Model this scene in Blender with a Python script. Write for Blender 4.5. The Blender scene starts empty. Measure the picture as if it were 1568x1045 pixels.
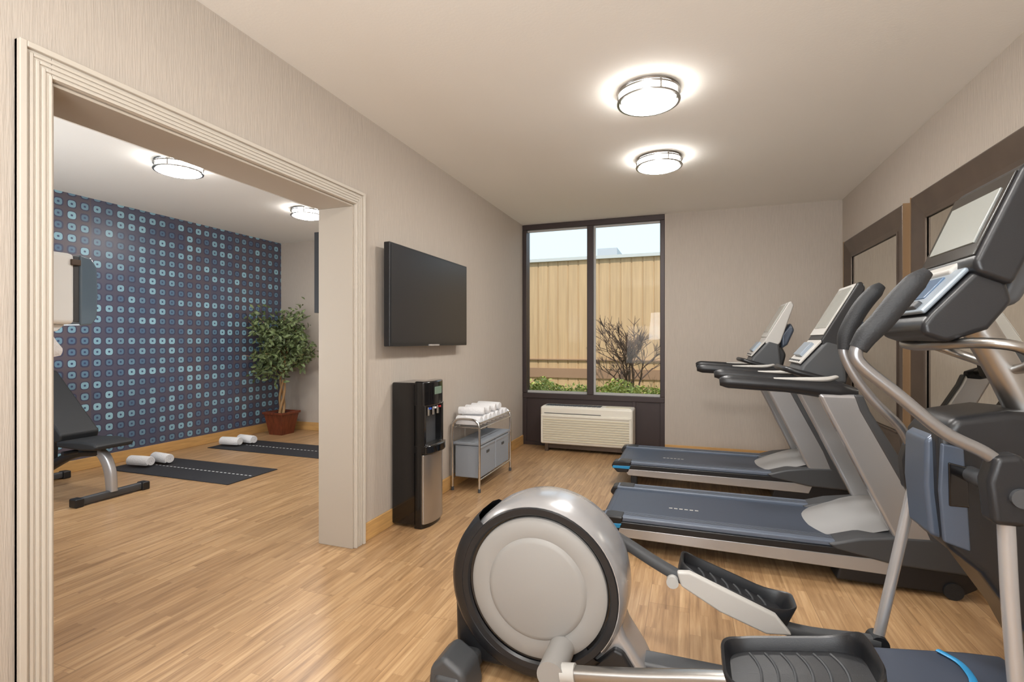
import bpy, bmesh, math, random
from mathutils import Vector, Matrix
random.seed(7)
scene = bpy.context.scene
scene.view_settings.view_transform = 'Standard'

# ------------------------------------------------------------------ materials
def lin(c):
    c = c/255.0
    return c/12.92 if c <= 0.04045 else ((c+0.055)/1.055)**2.4
def RGB(r, g, b): return (lin(r), lin(g), lin(b), 1.0)
MATS = {}
def mat(name, col, rough=0.5, metal=0.0, emit=0.0, bump=0.0, bscale=60.0, var=0.0, coat=0.0, spec=0.5, vscale=8.0, stretch=(1,1,1)):
    if name in MATS: return MATS[name]
    m = bpy.data.materials.new(name); m.use_nodes = True
    nt = m.node_tree; b = nt.nodes['Principled BSDF']
    b.inputs['Base Color'].default_value = col
    b.inputs['Roughness'].default_value = rough
    b.inputs['Metallic'].default_value = metal
    b.inputs['Specular IOR Level'].default_value = spec
    b.inputs['Coat Weight'].default_value = coat
    if emit > 0:
        b.inputs['Emission Color'].default_value = col
        b.inputs['Emission Strength'].default_value = emit
    tc = nt.nodes.new('ShaderNodeTexCoord'); mp = nt.nodes.new('ShaderNodeMapping')
    mp.inputs['Scale'].default_value = stretch
    nt.links.new(tc.outputs['Object'], mp.inputs['Vector'])
    if bump > 0:
        n = nt.nodes.new('ShaderNodeTexNoise'); n.inputs['Scale'].default_value = bscale
        nt.links.new(mp.outputs['Vector'], n.inputs['Vector'])
        bp = nt.nodes.new('ShaderNodeBump'); bp.inputs['Strength'].default_value = bump; bp.inputs['Distance'].default_value = 0.01
        nt.links.new(n.outputs['Fac'], bp.inputs['Height']); nt.links.new(bp.outputs['Normal'], b.inputs['Normal'])
    if var > 0:
        n2 = nt.nodes.new('ShaderNodeTexNoise'); n2.inputs['Scale'].default_value = vscale; n2.inputs['Detail'].default_value = 4
        nt.links.new(mp.outputs['Vector'], n2.inputs['Vector'])
        mr = nt.nodes.new('ShaderNodeMapRange'); mr.inputs['From Min'].default_value = 0.3; mr.inputs['From Max'].default_value = 0.7
        mr.inputs['To Min'].default_value = 1-var; mr.inputs['To Max'].default_value = 1+var
        nt.links.new(n2.outputs['Fac'], mr.inputs['Value'])
        vm = nt.nodes.new('ShaderNodeVectorMath'); vm.operation = 'SCALE'; vm.inputs[0].default_value = col[:3]
        nt.links.new(mr.outputs['Result'], vm.inputs['Scale']); nt.links.new(vm.outputs['Vector'], b.inputs['Base Color'])
    MATS[name] = m
    return m

WALL = mat('wallpaper_greige', RGB(186,176,165), 0.75, bump=0.22, bscale=30, var=0.045, vscale=30, stretch=(6,6,0.35), spec=0.3)
CEIL = mat('ceiling_paint', RGB(240,237,231), 0.9, bump=0.05, bscale=80)
TRIM = mat('trim_cream', RGB(196,188,176), 0.5, bump=0.02)
BASEB = mat('baseboard_oak', RGB(200,158,100), 0.5, var=0.12, vscale=6, stretch=(1,1,12))
SILV = mat('silver_paint', RGB(180,180,182), 0.26, 0.5, coat=0.3)
CHROME = mat('chrome', RGB(215,215,215), 0.15, 1.0)
NICKEL = mat('brushed_nickel', RGB(170,168,165), 0.3, 1.0)
BLACK = mat('black_plastic', RGB(30,31,34), 0.36, bump=0.04, bscale=300)
GLOSSB = mat('gloss_black', RGB(14,14,16), 0.14, coat=0.4)
RUBBER = mat('dark_rubber', RGB(34,36,39), 0.6, bump=0.15, bscale=200)
DGREY = mat('dark_grey_plastic', RGB(70,72,75), 0.42)
LGREY = mat('light_grey_plastic', RGB(184,182,178), 0.45)
WHITE = mat('white_plastic', RGB(236,239,240), 0.4)
BLUEA = mat('blue_accent', RGB(40,140,195), 0.35)
BLUEG = mat('blue_grey_panel', RGB(148,160,172), 0.3, 0.3)
SLATE = mat('slate_panel', RGB(80,90,106), 0.3, 0.2)
BRONZE = mat('bronze_frame', RGB(90,77,67), 0.35, 0.4, var=0.15, vscale=5)
GOLD = mat('gold_edge', RGB(176,148,116), 0.3, 0.6)
FRAME = mat('window_bronze', RGB(62,51,50), 0.45, 0.2)
TOWEL = mat('towel_white', RGB(236,236,238), 0.95, bump=0.6, bscale=140)
BELT = mat('treadmill_belt', RGB(62,71,86), 0.42, bump=0.1, bscale=400)
RAILT = mat('foot_rail', RGB(98,108,124), 0.4, bump=0.1, bscale=300)
MAT_ = mat('yoga_mat_black', RGB(40,41,47), 0.7, bump=0.2, bscale=300)
WATERBL = mat('tap_blue', RGB(50,90,190), 0.4)
WATERRD = mat('tap_red', RGB(190,50,50), 0.4)
FABRIC = mat('bin_fabric', RGB(144,150,158), 0.9, bump=0.3, bscale=400)
MIRROR = mat('mirror_glass', RGB(225,222,214), 0.01, 1.0)
SCREEN = mat('tv_screen', RGB(38,38,41), 0.3, spec=0.5)
LCD = mat('lcd_screen', RGB(158,162,158), 0.15, coat=0.5)
LIGHT = mat('lamp_diffuser', (1.0,0.97,0.93,1), 0.4, emit=105)
LIGHTS = mat('lamp_diffuser_side', (1.0,0.97,0.93,1), 0.4, emit=26)

def N(nt, t): return nt.nodes.new(t)
def math_n(nt, op, a, b=None, c=None):
    n = nt.nodes.new('ShaderNodeMath'); n.operation = op
    for i, v in enumerate((a, b, c)):
        if v is None: continue
        if isinstance(v, (int, float)): n.inputs[i].default_value = v
        else: nt.links.new(v, n.inputs[i])
    return n.outputs[0]
def mixc(nt, f, a, b, blend='MIX'):
    n = nt.nodes.new('ShaderNodeMix'); n.data_type = 'RGBA'; n.blend_type = blend
    if isinstance(f, (int, float)): n.inputs[0].default_value = f
    else: nt.links.new(f, n.inputs[0])
    for i, v in ((6, a), (7, b)):
        if isinstance(v, tuple): n.inputs[i].default_value = v
        else: nt.links.new(v, n.inputs[i])
    return n.outputs[2]

def floor_mat():
    m = bpy.data.materials.new('oak_plank_floor'); m.use_nodes = True; nt = m.node_tree
    b = nt.nodes['Principled BSDF']
    tc = N(nt, 'ShaderNodeTexCoord'); s = N(nt, 'ShaderNodeSeparateXYZ'); nt.links.new(tc.outputs['Object'], s.inputs[0])
    c = N(nt, 'ShaderNodeCombineXYZ'); nt.links.new(s.outputs['Y'], c.inputs['X']); nt.links.new(s.outputs['X'], c.inputs['Y'])
    def brick(w, h, off):
        br = N(nt, 'ShaderNodeTexBrick'); nt.links.new(c.outputs[0], br.inputs['Vector'])
        br.inputs['Scale'].default_value = 1; br.inputs['Brick Width'].default_value = w; br.inputs['Row Height'].default_value = h
        br.inputs['Mortar Size'].default_value = 0.0012; br.inputs['Mortar Smooth'].default_value = 0.3
        br.offset = off; br.offset_frequency = 2
        br.inputs['Color1'].default_value = (0, 0, 0, 1); br.inputs['Color2'].default_value = (1, 1, 1, 1); br.inputs['Mortar'].default_value = (0, 0, 0, 1)
        return br
    b1 = brick(1.22, 0.18, 0.37); b2 = brick(0.40, 0.045, 0.43)
    mp = N(nt, 'ShaderNodeMapping'); mp.inputs['Scale'].default_value = (1.6, 30, 1); nt.links.new(c.outputs[0], mp.inputs['Vector'])
    add = N(nt, 'ShaderNodeVectorMath'); add.operation = 'ADD'; nt.links.new(mp.outputs[0], add.inputs[0]); 
    sc = N(nt, 'ShaderNodeVectorMath'); sc.operation = 'SCALE'; nt.links.new(b2.outputs['Color'], sc.inputs[0]); sc.inputs['Scale'].default_value = 9
    nt.links.new(sc.outputs[0], add.inputs[1])
    n = N(nt, 'ShaderNodeTexNoise'); n.inputs['Scale'].default_value = 1.6; n.inputs['Detail'].default_value = 7; n.inputs['Roughness'].default_value = 0.62
    nt.links.new(add.outputs[0], n.inputs['Vector'])
    r = N(nt, 'ShaderNodeValToRGB'); nt.links.new(n.outputs['Fac'], r.inputs[0])
    r.color_ramp.elements[0].position = 0.26; r.color_ramp.elements[0].color = RGB(138,106,74)
    r.color_ramp.elements[1].position = 0.70; r.color_ramp.elements[1].color = RGB(200,168,129)
    e = r.color_ramp.elements.new(0.48); e.color = RGB(178,143,104)
    t1 = mixc(nt, b1.outputs['Color'], (0.90,0.88,0.86,1), (1.04,1.04,1.03,1))
    t2 = mixc(nt, b2.outputs['Color'], (0.87,0.85,0.83,1), (1.08,1.08,1.07,1))
    k = mixc(nt, 1.0, r.outputs[0], t1, 'MULTIPLY'); k = mixc(nt, 1.0, k, t2, 'MULTIPLY')
    k = mixc(nt, math_n(nt, 'MULTIPLY', b1.outputs['Fac'], 0.55), k, RGB(104,76,50))
    nt.links.new(k, b.inputs['Base Color'])
    b.inputs['Roughness'].default_value = 0.34; b.inputs['Specular IOR Level'].default_value = 0.5
    bp = N(nt, 'ShaderNodeBump'); bp.inputs['Strength'].default_value = 0.08; bp.inputs['Distance'].default_value = 0.003
    nt.links.new(n.outputs['Fac'], bp.inputs['Height']); nt.links.new(bp.outputs[0], b.inputs['Normal'])
    return m
FLOOR = floor_mat()

def blue_mat():
    m = bpy.data.materials.new('blue_squares_wallpaper'); m.use_nodes = True; nt = m.node_tree
    b = nt.nodes['Principled BSDF']
    tc = N(nt, 'ShaderNodeTexCoord'); s = N(nt, 'ShaderNodeSeparateXYZ'); nt.links.new(tc.outputs['Object'], s.inputs[0])
    cs = 0.107
    u = math_n(nt, 'DIVIDE', s.outputs['Y'], cs); v = math_n(nt, 'DIVIDE', s.outputs['Z'], cs)
    iu = math_n(nt, 'FLOOR', u); iv = math_n(nt, 'FLOOR', v)
    fu = math_n(nt, 'ABSOLUTE', math_n(nt, 'SUBTRACT', math_n(nt, 'SUBTRACT', u, iu), 0.5))
    fv = math_n(nt, 'ABSOLUTE', math_n(nt, 'SUBTRACT', math_n(nt, 'SUBTRACT', v, iv), 0.5))
    d = math_n(nt, 'POWER', math_n(nt, 'ADD', math_n(nt, 'POWER', fu, 3.0), math_n(nt, 'POWER', fv, 3.0)), 1/3.0)
    cb = N(nt, 'ShaderNodeCombineXYZ'); nt.links.new(iu, cb.inputs[0]); nt.links.new(iv, cb.inputs[1])
    wn = N(nt, 'ShaderNodeTexWhiteNoise'); wn.noise_dimensions = '2D'; nt.links.new(cb.outputs[0], wn.inputs['Vector'])
    rnd = wn.outputs['Value']
    outer = math_n(nt, 'LESS_THAN', d, math_n(nt, 'ADD', 0.25, math_n(nt, 'MULTIPLY', rnd, 0.07)))
    inner = math_n(nt, 'LESS_THAN', d, 0.09)
    ring = math_n(nt, 'SUBTRACT', outer, inner)
    cb2 = N(nt, 'ShaderNodeCombineXYZ'); nt.links.new(math_n(nt, 'MULTIPLY', math_n(nt, 'FLOOR', math_n(nt, 'DIVIDE', iu, 3.0)), 3.7), cb2.inputs[0])
    wn2 = N(nt, 'ShaderNodeTexWhiteNoise'); wn2.noise_dimensions = '2D'; nt.links.new(cb2.outputs[0], wn2.inputs['Vector'])
    base = mixc(nt, wn2.outputs['Value'], RGB(80,84,106), RGB(96,89,98))
    hol = mixc(nt, math_n(nt, 'LESS_THAN', d, 0.38), base, RGB(68,72,96))
    bl = mixc(nt, math_n(nt, 'POWER', rnd, 1.3), RGB(84,112,140), RGB(152,196,212))
    c1 = mixc(nt, ring, hol, bl)
    c2 = mixc(nt, inner, c1, RGB(64,80,114))
    nt.links.new(c2, b.inputs['Base Color'])
    b.inputs['Roughness'].default_value = 0.34
    return m
BLUEW = blue_mat()

def glass_mat():
    m = bpy.data.materials.new('window_glass'); m.use_nodes = True; nt = m.node_tree
    nt.nodes.remove(nt.nodes['Principled BSDF']); o = nt.nodes['Material Output']
    t = N(nt, 'ShaderNodeBsdfTransparent'); g = N(nt, 'ShaderNodeBsdfGlossy'); g.inputs['Roughness'].default_value = 0.02
    f = N(nt, 'ShaderNodeFresnel'); f.inputs['IOR'].default_value = 1.22
    x = N(nt, 'ShaderNodeMixShader'); nt.links.new(f.outputs[0], x.inputs[0]); nt.links.new(t.outputs[0], x.inputs[1]); nt.links.new(g.outputs[0], x.inputs[2])
    nt.links.new(x.outputs[0], o.inputs['Surface']); return m
GLASS = glass_mat()
LEAF = mat('ficus_leaf', RGB(100,114,74), 0.45, var=0.8, vscale=18)
HEDGE = mat('hedge_leaf', RGB(158,166,80), 0.6, var=0.45, vscale=9)
BARK = mat('bark', RGB(176,140,98), 0.8, bump=0.4, bscale=40)
TWIG = mat('twig', RGB(90,72,60), 0.9)
POT = mat('wooden_pot', RGB(112,56,36), 0.4, var=0.3, vscale=5, stretch=(8,8,1))
SOIL = mat('soil', RGB(60,45,34), 0.95, bump=0.8)
FENCE = mat('tan_fence_boards', RGB(192,160,120), 0.8, var=0.10, vscale=4, stretch=(6,6,0.3))
FENCEB = mat('fence_rail_brown', RGB(152,120,94), 0.8)
GROUND = mat('outdoor_ground', RGB(130,132,90), 0.95, var=0.3, bump=0.4)

# ------------------------------------------------------------------ mesh helpers
class G:
    """top level empty with parts in world coordinates"""
    def __init__(s, name, origin=(0,0,0), shift=(0,0,0)):
        s.e = bpy.data.objects.new(name, None); s.e.empty_display_size = 0.1
        s.o = Vector(origin); s.e.location = s.o + Vector(shift)
        scene.collection.objects.link(s.e)
def finish(name, verts, faces, m, g=None, smooth=False, bevel=0.0, seg=3):
    me = bpy.data.meshes.new(name)
    o = g.o if g else Vector((0,0,0))
    me.from_pydata([tuple(Vector(v)-o) for v in verts], [], faces); me.update()
    bm = bmesh.new(); bm.from_mesh(me); bmesh.ops.recalc_face_normals(bm, faces=bm.faces); bm.to_mesh(me); bm.free()
    me.materials.append(m)
    ob = bpy.data.objects.new(name, me); scene.collection.objects.link(ob)
    if g: ob.parent = g.e
    if smooth or bevel > 0:
        for p in me.polygons: p.use_smooth = True
    if bevel > 0:
        md = ob.modifiers.new('bevel', 'BEVEL'); md.width = bevel; md.segments = seg; md.limit_method = 'ANGLE'; md.angle_limit = math.radians(35); md.harden_normals = True
    return ob
def smooth_angle(ob, ang=35):
    ob.data.set_sharp_from_angle(angle=math.radians(ang))
def boxes(name, L, m, g=None, bevel=0.0):
    V = []; F = []
    for (x0,x1,y0,y1,z0,z1) in L:
        n = len(V)
        V += [(x0,y0,z0),(x1,y0,z0),(x1,y1,z0),(x0,y1,z0),(x0,y0,z1),(x1,y0,z1),(x1,y1,z1),(x0,y1,z1)]
        F += [tuple(n+i for i in f) for f in ((0,3,2,1),(4,5,6,7),(0,1,5,4),(1,2,6,5),(2,3,7,6),(3,0,4,7))]
    return finish(name, V, F, m, g, bevel=bevel)
def box(name, x0,x1,y0,y1,z0,z1, m, g=None, bevel=0.0): return boxes(name, [(x0,x1,y0,y1,z0,z1)], m, g, bevel)
def prism(name, prof, a0, a1, m, g=None, axis='y', bevel=0.0, seg=3):
    n = len(prof); V = []
    for a in (a0, a1):
        for p in prof:
            V.append({'y': (p[0], a, p[1]), 'x': (a, p[0], p[1]), 'z': (p[0], p[1], a)}[axis])
    F = [tuple(range(n)), tuple(range(2*n-1, n-1, -1))] + [(i, (i+1) % n, n+(i+1) % n, n+i) for i in range(n)]
    return finish(name, V, F, m, g, bevel=bevel, seg=seg)
def catmull(P, n=6):
    P = [Vector(p) for p in P]
    if len(P) < 3: return [P[0].lerp(P[-1], i/n) for i in range(n+1)], [i/n for i in range(n+1)]
    out = []; ts = []
    for i in range(len(P)-1):
        p0 = P[i-1] if i > 0 else 2*P[0]-P[1]; p1 = P[i]; p2 = P[i+1]; p3 = P[i+2] if i+2 < len(P) else 2*P[-1]-P[-2]
        for k in range(n):
            t = k/n
            out.append(0.5*((2*p1)+(-p0+p2)*t+(2*p0-5*p1+4*p2-p3)*t*t+(-p0+3*p1-3*p2+p3)*t**3)); ts.append(i+t)
    out.append(P[-1]); ts.append(len(P)-1)
    return out, ts
def tube(name, pts, rad, m, g=None, ref=None, seg=14, n=6, power=2.0):
    """rad: float | list | list of (a along ref, b perpendicular)"""
    straight = len(pts) == 2
    C, T = catmull(pts, 1 if straight else n)
    def R(t):
        if isinstance(rad, (int, float)): return (rad, rad)
        if isinstance(rad, tuple): return rad
        i = min(int(t), len(rad)-2); f = t-i
        a = rad[i]; b = rad[i+1]
        if isinstance(a, (int, float)): a = (a, a)
        if isinstance(b, (int, float)): b = (b, b)
        return (a[0]*(1-f)+b[0]*f, a[1]*(1-f)+b[1]*f)
    V = []; F = []; side = None
    for i, p in enumerate(C):
        t = (C[min(i+1, len(C)-1)]-C[max(i-1, 0)]).normalized()
        if ref is not None:
            r = Vector(ref); sd = (r - t*r.dot(t)).normalized()
        else:
            if side is None:
                r = Vector((0,1,0)) if abs(t.y) < 0.9 else Vector((0,0,1))
            else: r = side
            sd = (r - t*r.dot(t)).normalized()
        side = sd; up = t.cross(sd); ra, rb = R(T[i])
        for k in range(seg):
            a = 2*math.pi*k/seg; ca, sa = math.cos(a), math.sin(a)
            if power != 2.0:
                ca = math.copysign(abs(ca)**(2/power), ca); sa = math.copysign(abs(sa)**(2/power), sa)
            V.append(p+sd*ca*ra+up*sa*rb)
    for i in range(len(C)-1):
        for k in range(seg):
            F.append((i*seg+k, i*seg+(k+1) % seg, (i+1)*seg+(k+1) % seg, (i+1)*seg+k))
    F.append(tuple(range(seg))); F.append(tuple(range(len(C)*seg-1, (len(C)-1)*seg-1, -1)))
    ob = finish(name, V, F, m, g, smooth=True); smooth_angle(ob, 50); return ob
def cyl(name, p0, p1, r, m, g=None, seg=24): return tube(name, [p0, p1], r, m, g, seg=seg)
def lathe(name, prof, c, m, g=None, axis='z', a0=0, a1=360, seg=64):
    """prof: (r, h)"""
    full = abs(a1-a0) >= 360; V = []; F = []; n = len(prof); S = seg if full else seg+1
    for i in range(S):
        a = math.radians(a0+(a1-a0)*i/seg); ca, sa = math.cos(a), math.sin(a)
        for r, h in prof:
            V.append((c[0]+r*ca, c[1]+r*sa, c[2]+h) if axis == 'z' else (c[0]+r*ca, c[1]+h, c[2]+r*sa))
    for i in range(seg):
        j = (i+1) % S
        for k in range(n-1): F.append((i*n+k, i*n+k+1, j*n+k+1, j*n+k))
    ob = finish(name, V, F, m, g, smooth=True)
    bm = bmesh.new(); bm.from_mesh(ob.data); bmesh.ops.remove_doubles(bm, verts=bm.verts, dist=1e-5); bmesh.ops.recalc_face_normals(bm, faces=bm.faces); bm.to_mesh(ob.data); bm.free()
    smooth_angle(ob, 40); return ob
def plate(name, p0, p1, y0, y1, th, m, g, bevel=0.004):
    """plate lying on xz segment p0->p1 , spanning y, raised to the left normal by th"""
    d = Vector((p1[0]-p0[0], p1[1]-p0[1])); nrm = Vector((-d.y, d.x)).normalized()*th
    return prism(name, [p0, p1, (p1[0]+nrm.x, p1[1]+nrm.y), (p0[0]+nrm.x, p0[1]+nrm.y)], y0, y1, m, g, bevel=bevel)

# ------------------------------------------------------------------ room
H = 2.61; XL = -1.88; XR = 1.404; YB = 5.68; XL2 = -2.12; XF = -5.45; YB2 = 5.6
OY0, OY1, OZ = 0.99, 2.49, 2.04
box('floor', -5.7, 1.65, -2.0, 5.95, -0.1, 0, FLOOR)
box('ceiling', -5.7, 1.65, -2.0, 5.95, H, H+0.15, CEIL)
boxes('wall_left', [(XL2,XL,-1.8,OY0,0,H), (XL2,XL,OY0,OY1,OZ,H), (XL2,XL,OY1,5.9,0,H)], WALL)
box('wall_right', XR, XR+0.2, -2.0, 5.9, 0, H, WALL)
box('wall_back', -0.2535, XR, YB, 5.9, 0, H, WALL)
box('wall_back_studio', XF, XL2, YB2, 5.9, 0, H, WALL)
box('wall_far_left', XF-0.2, XF, 0.9, 5.9, 0, H, BLUEW)
box('wall_rear', -2.12, XR, -2.0, -1.8, 0, H, WALL)
box('wall_partition', XF, XL2, 0.98, 1.09, 0, H, WALL)
# door casing (fluted)
def casing(name, strips, m=TRIM): return boxes(name, strips, m, bevel=0.003)
cw = 0.085
st = []
for (a, b, t) in ((0,1.0,0.016),(0.02,0.12,0.024),(0.20,0.32,0.021),(0.38,0.50,0.021),(0.56,0.68,0.021),(0.78,1.0,0.028)):
    o0, o1 = a*cw, b*cw
    st += [(XL, XL+t, OY1+o0, OY1+o1, 0, OZ+o1), (XL, XL+t, OY0-o1, OY0-o0, 0, OZ+o1), (XL, XL+t, OY0-o0, OY1+o0, OZ+o0, OZ+o1)]
casing('trim_1', st)
# jamb liners
boxes('trim_2', [(XL2-0.003,XL+0.003,OY1-0.012,OY1,0,OZ-0.012), (XL2-0.003,XL+0.003,OY0,OY0+0.012,0,OZ-0.012), (XL2-0.003,XL+0.003,OY0,OY1,OZ-0.012,OZ)], mat('jamb_paint', RGB(178,168,155), 0.6), bevel=0.002)
# baseboards
bh = 0.11
box('baseboard_left', XL, XL+0.014, OY1+cw, YB, 0, bh, BASEB, bevel=0.004)
box('baseboard_left_near', XL, XL+0.014, -1.8, OY0-cw, 0, bh, BASEB, bevel=0.004)
box('baseboard_right', XR-0.014, XR, -1.8, YB, 0, bh, BASEB, bevel=0.004)
box('baseboard_back', -0.2535, XR-0.014, YB-0.014, YB, 0, bh, BASEB, bevel=0.004)
box('baseboard_back_studio', XF+0.014, XL2, YB2-0.014, YB2, 0, bh, BASEB, bevel=0.004)
box('baseboard_far_left', XF, XF+0.014, 1.09, YB2, 0, bh, BASEB, bevel=0.004)
box('trim_ceiling_raceway', -3.67, -3.64, 1.09, YB2, H-0.018, H, CEIL, bevel=0.004)

# window
w = G('window_1', (-1.07, 5.75, 1.3))
xa, xb = XL, -0.2535
HT = H-0.06
boxes('frame', [(xa,xb,5.68,5.82,HT,H), (xa,xb,5.68,5.82,0.555,0.615), (xa,xa+0.05,5.68,5.82,0.615,HT), (xb-0.05,xb,5.68,5.82,0.615,HT), (-1.105,-1.035,5.68,5.80,0.615,HT)], FRAME, w, bevel=0.006)
boxes('lower_panel', [(xa,xb,5.70,5.85,0,0.555), (xa,xb,5.685,5.70,0,0.04),(xa,xa+0.05,5.685,5.70,0.04,0.555),(xb-0.05,xb,5.685,5.70,0.04,0.555),(-0.60,-0.56,5.685,5.70,0.04,0.555)], FRAME, w, bevel=0.004)
boxes('inner_sash', [(xa+0.05,-1.105,5.73,5.76,HT-0.02,HT),(-1.035,xb-0.05,5.73,5.76,HT-0.02,HT),(xa+0.05,-1.105,5.73,5.76,0.615,0.64),(-1.035,xb-0.05,5.73,5.76,0.615,0.64),(-1.035,-1.015,5.73,5.76,0.64,HT-0.02)], LGREY, w)
boxes('glass', [(xa+0.05,-1.105,5.74,5.746,0.615,HT), (-1.035,xb-0.05,5.74,5.746,0.615,HT)], GLASS, w)

# PTAC air conditioner
p = G('wall_air_conditioner', (-1.07,5.5,0))
box('cabinet', -1.575,-0.565,5.40,5.69,0.085,0.50, mat('ac_cream', RGB(232,227,214), 0.45), p, bevel=0.02)
AC = mat('ac_louver', RGB(216,207,183), 0.5)
prism('top_slope', [(5.40,0.44),(5.44,0.505),(5.60,0.505),(5.60,0.44)], -1.56,-0.58, MATS['ac_cream'], p, axis='x', bevel=0.006)
boxes('louvers', [(-1.545,-0.60,5.388,5.402,0.12+i*0.026,0.134+i*0.026) for i in range(10)], AC, p, bevel=0.003)
boxes('front_border', [(-1.565,-1.545,5.385,5.405,0.10,0.40),(-0.60,-0.58,5.385,5.405,0.10,0.40),(-1.565,-0.58,5.385,5.405,0.39,0.41)], MATS['ac_cream'], p, bevel=0.003)
boxes('air_outlet', [(-1.53+i*0.052,-1.485+i*0.052,5.455,5.58,0.503,0.509) for i in range(12)], DGREY, p)
box('control_door', -0.86,-0.60,5.45,5.58,0.503,0.512, AC, p, bevel=0.003)
boxes('outlet_slit', [(-1.53,-0.90,5.396,5.402,0.425,0.432),(-1.53,-0.90,5.402,5.408,0.450,0.456)], DGREY, p)
boxes('base_feet', [(-1.52,-0.62,5.45,5.67,0.03,0.085),(-1.53,-1.49,5.42,5.66,0,0.09),(-0.65,-0.61,5.42,5.66,0,0.09)], BRONZE, p, bevel=0.004)

# ------------------------------------------------------------------ outdoors
box('outdoor_ground', -14, 12, 5.96, 24, -0.1, 0.15, GROUND)
f = G('tan_fence', (-1,9.6,0.15))
prof = []; x = -7.0
while x < 5.5:
    prof += [(x,9.5),(x+0.17,9.5),(x+0.178,9.512),(x+0.192,9.512)]; x += 0.2
prof += [(5.6,9.5),(5.6,9.7),(-7.0,9.7)]
prism('boards', prof, 0.15, 2.78, FENCE, f, axis='z')
boxes('rails', [(-7,5.6,9.47,9.52,0.52,0.70),(-7,5.6,9.46,9.52,0.86,0.88)], FENCEB, f)
box('cap', -7.05,5.65,9.44,9.74,2.78,2.84, mat('fence_cap', RGB(196,196,190),0.6), f)
boxes('outdoor_unit_wall', [(-2.0,-1.55,11.5,12.5,0.15,3.35)], mat('bldg_grey', RGB(190,195,200),0.8))

def leaves(name, pts, size, m, g=None):
    V = []; F = []
    for pnt in pts:
        c = Vector(pnt); d = Vector((random.gauss(0,1),random.gauss(0,1),random.gauss(-0.4,0.8))).normalized()
        s = d.orthogonal().normalized(); s = Matrix.Rotation(random.random()*6.28, 3, d) @ s; nn = d.cross(s)
        L = size*random.uniform(0.7,1.3); W = L*0.42; n = len(V)
        V += [c, c+d*L*0.35+s*W*0.5+nn*W*0.15, c+d*L*0.7+s*W*0.4, c+d*L-nn*L*0.12, c+d*L*0.7-s*W*0.4, c+d*L*0.35-s*W*0.5+nn*W*0.15, c+d*L*0.5]
        F += [(n,n+1,n+6),(n+1,n+2,n+6),(n+2,n+3,n+6),(n+3,n+4,n+6),(n+4,n+5,n+6),(n+5,n,n+6)]
    me = bpy.data.meshes.new(name); o = g.o if g else Vector((0,0,0))
    me.from_pydata([tuple(v-o) for v in V], [], F); me.materials.append(m)
    ob = bpy.data.objects.new(name, me); scene.collection.objects.link(ob)
    if g: ob.parent = g.e
    return ob
h = G('green_hedge', (-1,7.6,0.15)); pts = []
for i in range(9000):
    x = random.uniform(-3.6,1.6); y = random.uniform(6.9,8.0)
    top = 0.60+0.05*math.sin(x*5)+0.035*math.sin(x*11+y*5)
    t = math.sqrt(max(0, 1-((y-7.45)/0.6)**2))
    pts.append((x, y, 0.15+(top-0.15)*t*random.uniform(0.55,1.0)))
leaves('hedge_leaves', pts, 0.06, HEDGE, h)
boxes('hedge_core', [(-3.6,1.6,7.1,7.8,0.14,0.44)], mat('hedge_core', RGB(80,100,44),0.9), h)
t = G('bare_tree', (-0.95,8.5,0.1))
def branch(p, d, L, r, depth, lst):
    q = p+d*L; lst.append((p, q, r))
    if depth == 0: return
    for k in range(3 if depth > 1 else 4):
        nd = (d+Vector((random.gauss(0,0.5),random.gauss(0,0.5),random.gauss(0.12,0.25)))).normalized()
        branch(p.lerp(q, random.uniform(0.6,1)), nd, L*random.uniform(0.55,0.8), r*0.6, depth-1, lst)
lst = []
for k in range(6):
    branch(Vector((-0.90,8.5,0.1)), Vector((random.gauss(0.05,0.2),random.gauss(0,0.2),1)).normalized(), 0.62, 0.022, 4, lst)
V = []; F = []
for a, b, r in lst:
    r = max(r, 0.005); n = len(V)
    d = (b-a).normalized(); s = d.orthogonal().normalized(); u = d.cross(s)
    for q, rr in ((a, r), (b, r*0.7)):
        for k in range(4):
            an = k*math.pi/2; V.append(q+s*math.cos(an)*rr+u*math.sin(an)*rr)
    F += [(n+k, n+(k+1) % 4, n+4+(k+1) % 4, n+4+k) for k in range(4)]
finish('branches', V, F, TWIG, t)

# ------------------------------------------------------------------ ceiling lights
def ceiling_light(x, y):
    g = G('ceiling_light', (x, y, H))
    lathe('canopy', [(0,0),(0.16,0),(0.165,-0.006),(0.16,-0.014),(0,-0.014)], (x,y,H), NICKEL, g)
    lathe('diffuser_side', [(0.143,-0.014),(0.146,-0.03),(0.146,-0.066)], (x,y,H), LIGHTS, g)
    lathe('diffuser', [(0.146,-0.066),(0.138,-0.078),(0.10,-0.088),(0.05,-0.093),(0.0001,-0.095)], (x,y,H), LIGHT, g)
    for i, z in enumerate((-0.020, -0.062)):
        lathe('ring_%d' % i, [(0.155,z),(0.168,z),(0.170,z-0.004),(0.168,z-0.010),(0.155,z-0.010),(0.155,z)], (x,y,H), NICKEL, g)
    for k in range(3):
        a = k*2.094+1.0; cyl('post_%d' % k, (x+0.161*math.cos(a),y+0.161*math.sin(a),H-0.01), (x+0.161*math.cos(a),y+0.161*math.sin(a),H-0.07), 0.006, NICKEL, g, 8)
for (x, y) in ((-0.214,2.85), (-0.2175,3.93), (-0.214,1.1), (-0.214,-0.6), (-3.73,2.80), (-3.78,4.25)): ceiling_light(x, y)  # main-room fixtures nearest to and behind the camera are unseen, added for fill

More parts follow.
